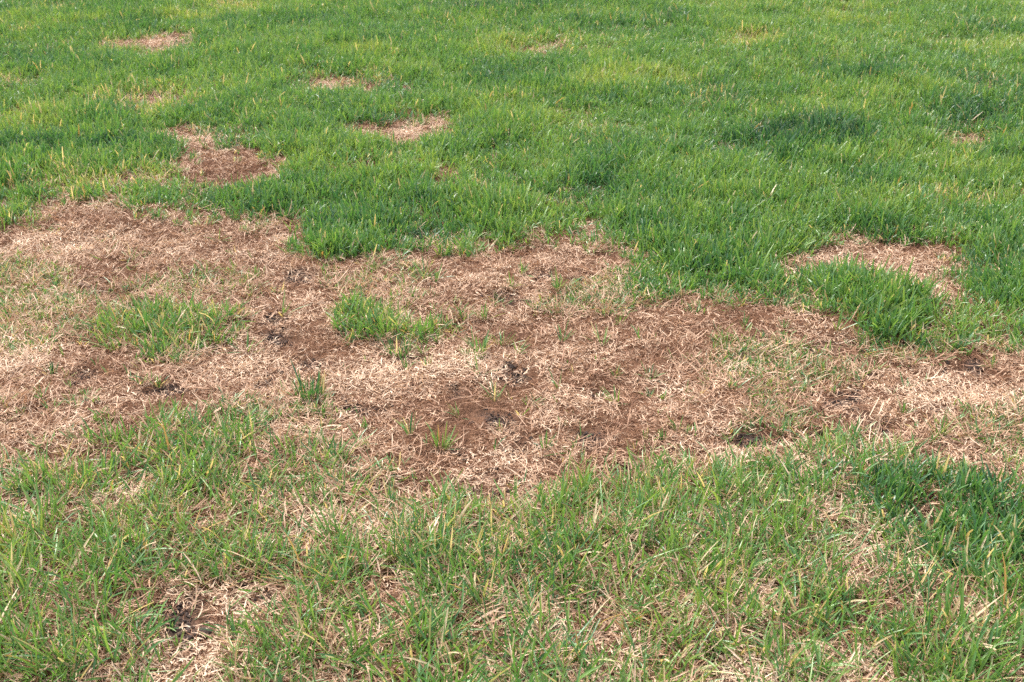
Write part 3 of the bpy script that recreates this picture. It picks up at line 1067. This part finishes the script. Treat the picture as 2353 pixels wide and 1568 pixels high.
for zx, zy, h in [(1690, 712, 90), (870, 1022, 80), (680, 946, 40), (740, 1002, 40), (490, 1112, 50), (1740, 192, 60), (440, 872, 50), (1040, 1065, 50), (1640, 700, 60)]:
    (px, py), = tile(0, 1, [(zx, zy)])
    tuft(px, py, h / 3, R.randint(2, 4), R.uniform(-.1, .3), L2, G2, .45)
for zx, zy, h in [(1540, 1112, 90), (1515, 1283, 90), (430, 662, 80), (840, 582, 90), (1060, 714, 130), (1240, 783, 100), (700, 702, 70), (2140, 950, 90)]:
    (px, py), = tile(2, 1, [(zx, zy)])
    tuft(px, py, h / 3, R.randint(8, 13), R.uniform(0, .4), L1, G1, .6)
for zx, zy, h in [(1440, 1152, 70), (235, 702, 50), (340, 1397, 60), (1930, 1262, 40), (1860, 1240, 60), (1680, 1060, 50)]:
    (px, py), = tile(2, 1, [(zx, zy)])
    tuft(px, py, h / 3, R.randint(2, 4), R.uniform(0, .4), L2, G2, .45)


def one(col, row, zx, zy, h, n, tone, label, spread=.5, foot=.01, width=1.0):
    (px, py), = tile(col, row, [(zx, zy)])
    return tuft(px, py, h / 3 * (.72 if n > 20 else .85), int(n * 1.5), tone, label, None, spread, width, 'grass_tuft', foot)


one(0, 1, 2145, 1175, 190, 46, .75, 'thick dark blue-green grass tuft at the rim of the big dead patch', .38, .034)
one(0, 1, 2220, 1288, 100, 12, .2, 'thin green tuft just in front of the thick dark blue-green tuft', .7, .008)
one(0, 1, 355, 998, 70, 14, .9, 'small very dark green tuft alone on straw beside patchy green grass', .4, .01)
one(1, 1, 400, 850, 140, 40, .55, 'dark green bushy tuft in front of the yellowish-green grass island', .6, .032)
one(1, 1, 950, 852, 130, 18, .1, 'wide bright green tuft between the grass island and the big brown patch', .6, .018)
one(1, 1, 690, 1525, 140, 18, .0, 'fan-shaped green tuft at the near rim of the big brown patch', .6, .012)
one(2, 1, 1770, 1435, 150, 18, .3, 'wide spreading green tuft in the brown turf behind the dark clump', .75, .014)
one(0, 2, 1175, 1175, 90, 7, .6, 'dark green tuft on the dark soil of the cream straw patch', .4, .006)
one(0, 2, 1225, 1312, 120, 5, -.3, 'yellow-green sprout with pale foot on the dark soil of the cream straw patch', .6, .004, 1.2)
one(0, 2, 1500, 1247, 70, 4, -.4, 'small pale yellow-green sprout at the edge of the cream straw patch', .7, .004)
one(0, 2, 1605, 1205, 130, 8, .1, 'leggy green tuft rising from the cream straw beside the soil', .55, .006)
one(2, 2, 690, 1095, 140, 7, .2, 'broad-bladed green tuft on straw in front of the patchy grass', .35, .006, 1.25)
one(2, 2, 575, 1375, 160, 10, .2, 'leaning green tuft beside the small straw patch with crumbly soil', .7, .008, 1.1)
one(2, 2, 1805, 715, 190, 34, .3, 'large wheel-shaped green tuft in front of the small bare soil spot', .85, .022, 1.1)

# ------------------------------------------------------------------ fallen leaves, clods, twigs
M_LEAF_PINK = mat_simple('pale_dry_leaf', [(.3, (.50, .31, .22)), (.55, (.66, .46, .35)), (.75, (.74, .57, .45))], 90, .65, .3)
M_LEAF_BROWN = mat_simple('brown_dry_leaf', [(.3, (.26, .16, .11)), (.6, (.42, .29, .21)), (.8, (.52, .39, .30))], 90, .7, .25)
M_LEAF_RED = mat_simple('reddish_dry_leaf', [(.3, (.36, .17, .11)), (.6, (.52, .28, .19)), (.8, (.58, .38, .27))], 90, .7, .25)
M_TWIG = mat_simple('grey_twig', [(.3, (.20, .15, .12)), (.6, (.36, .29, .24)), (.8, (.5, .42, .36))], 160, .8, .2)


def half_leaf(side, L, Wd, fold, curl):
    n, m = 10, 4
    v, f = [], []
    for i in range(n + 1):
        t = i / n
        w = Wd * math.sin(math.pi * t ** .8) ** .8 * (1 + .08 * math.sin(t * 31))
        for j in range(m + 1):
            s = j / m
            a = fold + curl * s
            v.append((L * (t - .5), side * w * s * math.cos(a), w * s * math.sin(a) + .1 * L * (t - .5) ** 2 + .0012 * math.sin(9 * t + 5 * s)))
    for i in range(n):
        for j in range(m):
            a = i * (m + 1) + j
            q = (a, a + 1, a + m + 2, a + m + 1)
            f.append(q if side < 0 else q[::-1])
    return v, f


def leaf(px, py, wpx, mat, label, rz, fold=.5, curl=.5, tilt=(0, 0), halves=True, lift=.004):
    x, y = gp(px, py)
    L = wpx * px_size(px, py)
    root = bpy.data.objects.new('fallen_leaf', None)
    root.empty_display_size = .02
    COL.objects.link(root)
    root.location = (x, y, float(terrain(np.array([x]), np.array([y]))[0]) + lift)
    root.rotation_euler = (tilt[0], tilt[1], rz)
    root['label'], root['category'] = label, 'leaf'
    for s in (1, -1):
        v, f = half_leaf(s, L, L * .34, fold * R.uniform(.7, 1.3), curl * R.uniform(.7, 1.3))
        me = bpy.data.meshes.new('leaf_half')
        me.from_pydata(v, [], f)
        me.polygons.foreach_set('use_smooth', np.ones(len(f), bool))
        me.materials.append(mat)
        o = bpy.data.objects.new('leaf_half', me)
        COL.objects.link(o)
        o.parent = root
        so = o.modifiers.new('thickness', 'SOLIDIFY')
        so.thickness = .0005
    b = Blades()
    me = bpy.data.meshes.new('midrib')
    v, f = [], []
    for i in range(7):
        t = i / 6
        xx = L * (t - .62) * 1.12
        r = .0009 * (1.2 - t)
        for q in range(5):
            v.append((xx, r * math.cos(q * TAU / 5), r * math.sin(q * TAU / 5) + .1 * L * (t - .5) ** 2))
        if i:
            for q in range(5):
                a, c = (i - 1) * 5 + q, (i - 1) * 5 + (q + 1) % 5
                f.append((a, c, c + 5, a + 5))
    me.from_pydata(v, [], f)
    me.materials.append(mat)
    o = bpy.data.objects.new('midrib', me)
    COL.objects.link(o)
    o.parent = root


leaf(1536, 1071, 40, M_LEAF_PINK, 'pale pinkish dry leaf folded on the near edge of the big brown patch', .35, .55, .5, (-.15, .1), lift=.012)
leaf(190, 649, 34, M_LEAF_BROWN, 'curled brown dry leaf lying on straw near the sparse grass island', -.2, .6, .8, lift=.010)
leaf(438, 689, 22, M_LEAF_RED, 'small reddish dry leaf between two grass islands', .5, .4, .6, lift=.010)
leaf(552, 694, 14, M_LEAF_RED, 'tiny orange-brown leaf scrap beside dark soil and a small green tuft', 1.2, .4, .5, lift=.010)
leaf(2135, 1171, 24, M_LEAF_BROWN, 'crumpled grey-brown leaf at the rim of the small bare soil spot', .9, .8, .9, lift=.010)
leaf(1664, 1196, 16, M_LEAF_RED, 'reddish leaf scrap caught low in the patchy foreground grass', 2.0, .6, .7, lift=.012)


def clod(px, py, wpx, label, group=None, flat=.5):
    x, y = gp(px, py)
    s = wpx * px_size(px, py) * .5
    n, m = 12, 7
    seed = R.random() * 50
    v, f = [(0, 0, -.3)], []
    for i in range(1, m):
        ph = math.pi * i / m
        for j in range(n):
            th = TAU * j / n
            d = 1 + .35 * math.sin(3 * th + seed + 2 * ph) * math.sin(ph) + .22 * math.sin(5 * th - seed * 2 + 3 * ph) + R.uniform(-.13, .13)
            v.append((d * math.sin(ph) * math.cos(th), d * .75 * math.sin(ph) * math.sin(th), -math.cos(ph) * flat * (1 + R.uniform(-.2, .2))))
    v.append((0, 0, flat * .9))
    for j in range(n):
        f.append((0, 1 + (j + 1) % n, 1 + j))
        for i in range(m - 2):
            a, b = 1 + i * n + j, 1 + i * n + (j + 1) % n
            f.append((a, b, b + n, a + n))
        f.append((1 + (m - 2) * n + j, 1 + (m - 2) * n + (j + 1) % n, len(v) - 1))
    me = bpy.data.meshes.new('soil_clod')
    me.from_pydata([(a * s, b * s, c * s) for a, b, c in v], [], f)
    me.polygons.foreach_set('use_smooth', np.ones(len(f), bool))
    me.materials.append(M_CLOD)
    o = bpy.data.objects.new('soil_clod', me)
    COL.objects.link(o)
    o.location = (x, y, float(terrain(np.array([x]), np.array([y]))[0]) + s * flat * .35)
    o.rotation_euler = (0, 0, R.random() * TAU)
    sub = o.modifiers.new('smooth', 'SUBSURF')
    sub.levels = sub.render_levels = 2
    o['label'], o['category'] = label, 'clod'
    if group:
        o['group'] = group


def clod_place(px, py):
    x, y = gp(px, py)
    return stands(px, py)[0], 'close to green grass' if around('green', x, y, .16, np.max) > .4 else 'away from green grass'


clod(*tile(0, 2, [(1400, 1225)])[0], 46, 'largest dark soil clod, in the cream straw patch')
clod(*tile(0, 2, [(1290, 1255)])[0], 30, 'dark soil clod beside the largest one in the cream straw patch')
clod(*tile(0, 2, [(1340, 1300)])[0], 38, 'flat dark soil clod at the near side of the cream patch soil', None, .3)
for col, row, zx, zy, w in [(1, 1, 215, 1250, 22), (1, 1, 1005, 1330, 20), (1, 1, 760, 1165, 18), (1, 1, 1230, 1450, 18), (1, 1, 1110, 1325, 10),
                            (1, 2, 1140, 45, 10), (1, 2, 1060, 100, 18), (2, 1, 1270, 1178, 12), (2, 1, 935, 1190, 8), (2, 1, 520, 1455, 16),
                            (0, 1, 1700, 545, 16), (0, 1, 1830, 1045, 26), (0, 1, 580, 1025, 14), (1, 1, 1350, 330, 16)]:
    clod(*tile(col, row, [(zx, zy)])[0], w, '%s dark soil clod on %s, %s' % (('small' if w > 15 else 'tiny',) + clod_place(*tile(col, row, [(zx, zy)])[0])), 'soil clods in the dead turf', .45)


def twig(px, py, lpx, rz, label, mat, r=.0014):
    x, y = gp(px, py)
    L = lpx * px_size(px, py)
    v, f = [], []
    n = 7
    for i in range(n + 1):
        t = i / n
        rr = r * (1.15 - .5 * t) * R.uniform(.85, 1.15)
        ox, oz = .06 * L * math.sin(4 * t), .03 * L * math.sin(3 * t + 1)
        for q in range(6):
            v.append((L * (t - .5), ox + rr * math.cos(q * TAU / 6), oz + rr * math.sin(q * TAU / 6)))
        if i:
            for q in range(6):
                a, c = (i - 1) * 6 + q, (i - 1) * 6 + (q + 1) % 6
                f.append((a, c, c + 6, a + 6))
    f += [tuple(range(5, -1, -1)), tuple(range(n * 6, n * 6 + 6))]
    me = bpy.data.meshes.new('twig')
    me.from_pydata(v, [], f)
    me.polygons.foreach_set('use_smooth', np.ones(len(f), bool))
    me.materials.append(mat)
    o = bpy.data.objects.new('twig', me)
    COL.objects.link(o)
    o.location = (x, y, float(terrain(np.array([x]), np.array([y]))[0]) + .010)
    o.rotation_euler = (0, .08, rz)
    o['label'], o['category'] = label, 'twig'


twig(*tile(2, 2, [(725, 1020)])[0], 24, .15, 'short grey twig on straw beside the broad-bladed tuft', M_TWIG)
twig(*tile(2, 2, [(1465, 505)])[0], 22, .8, 'short pale stick beside the small bare soil spot', M_TWIG, .0012)
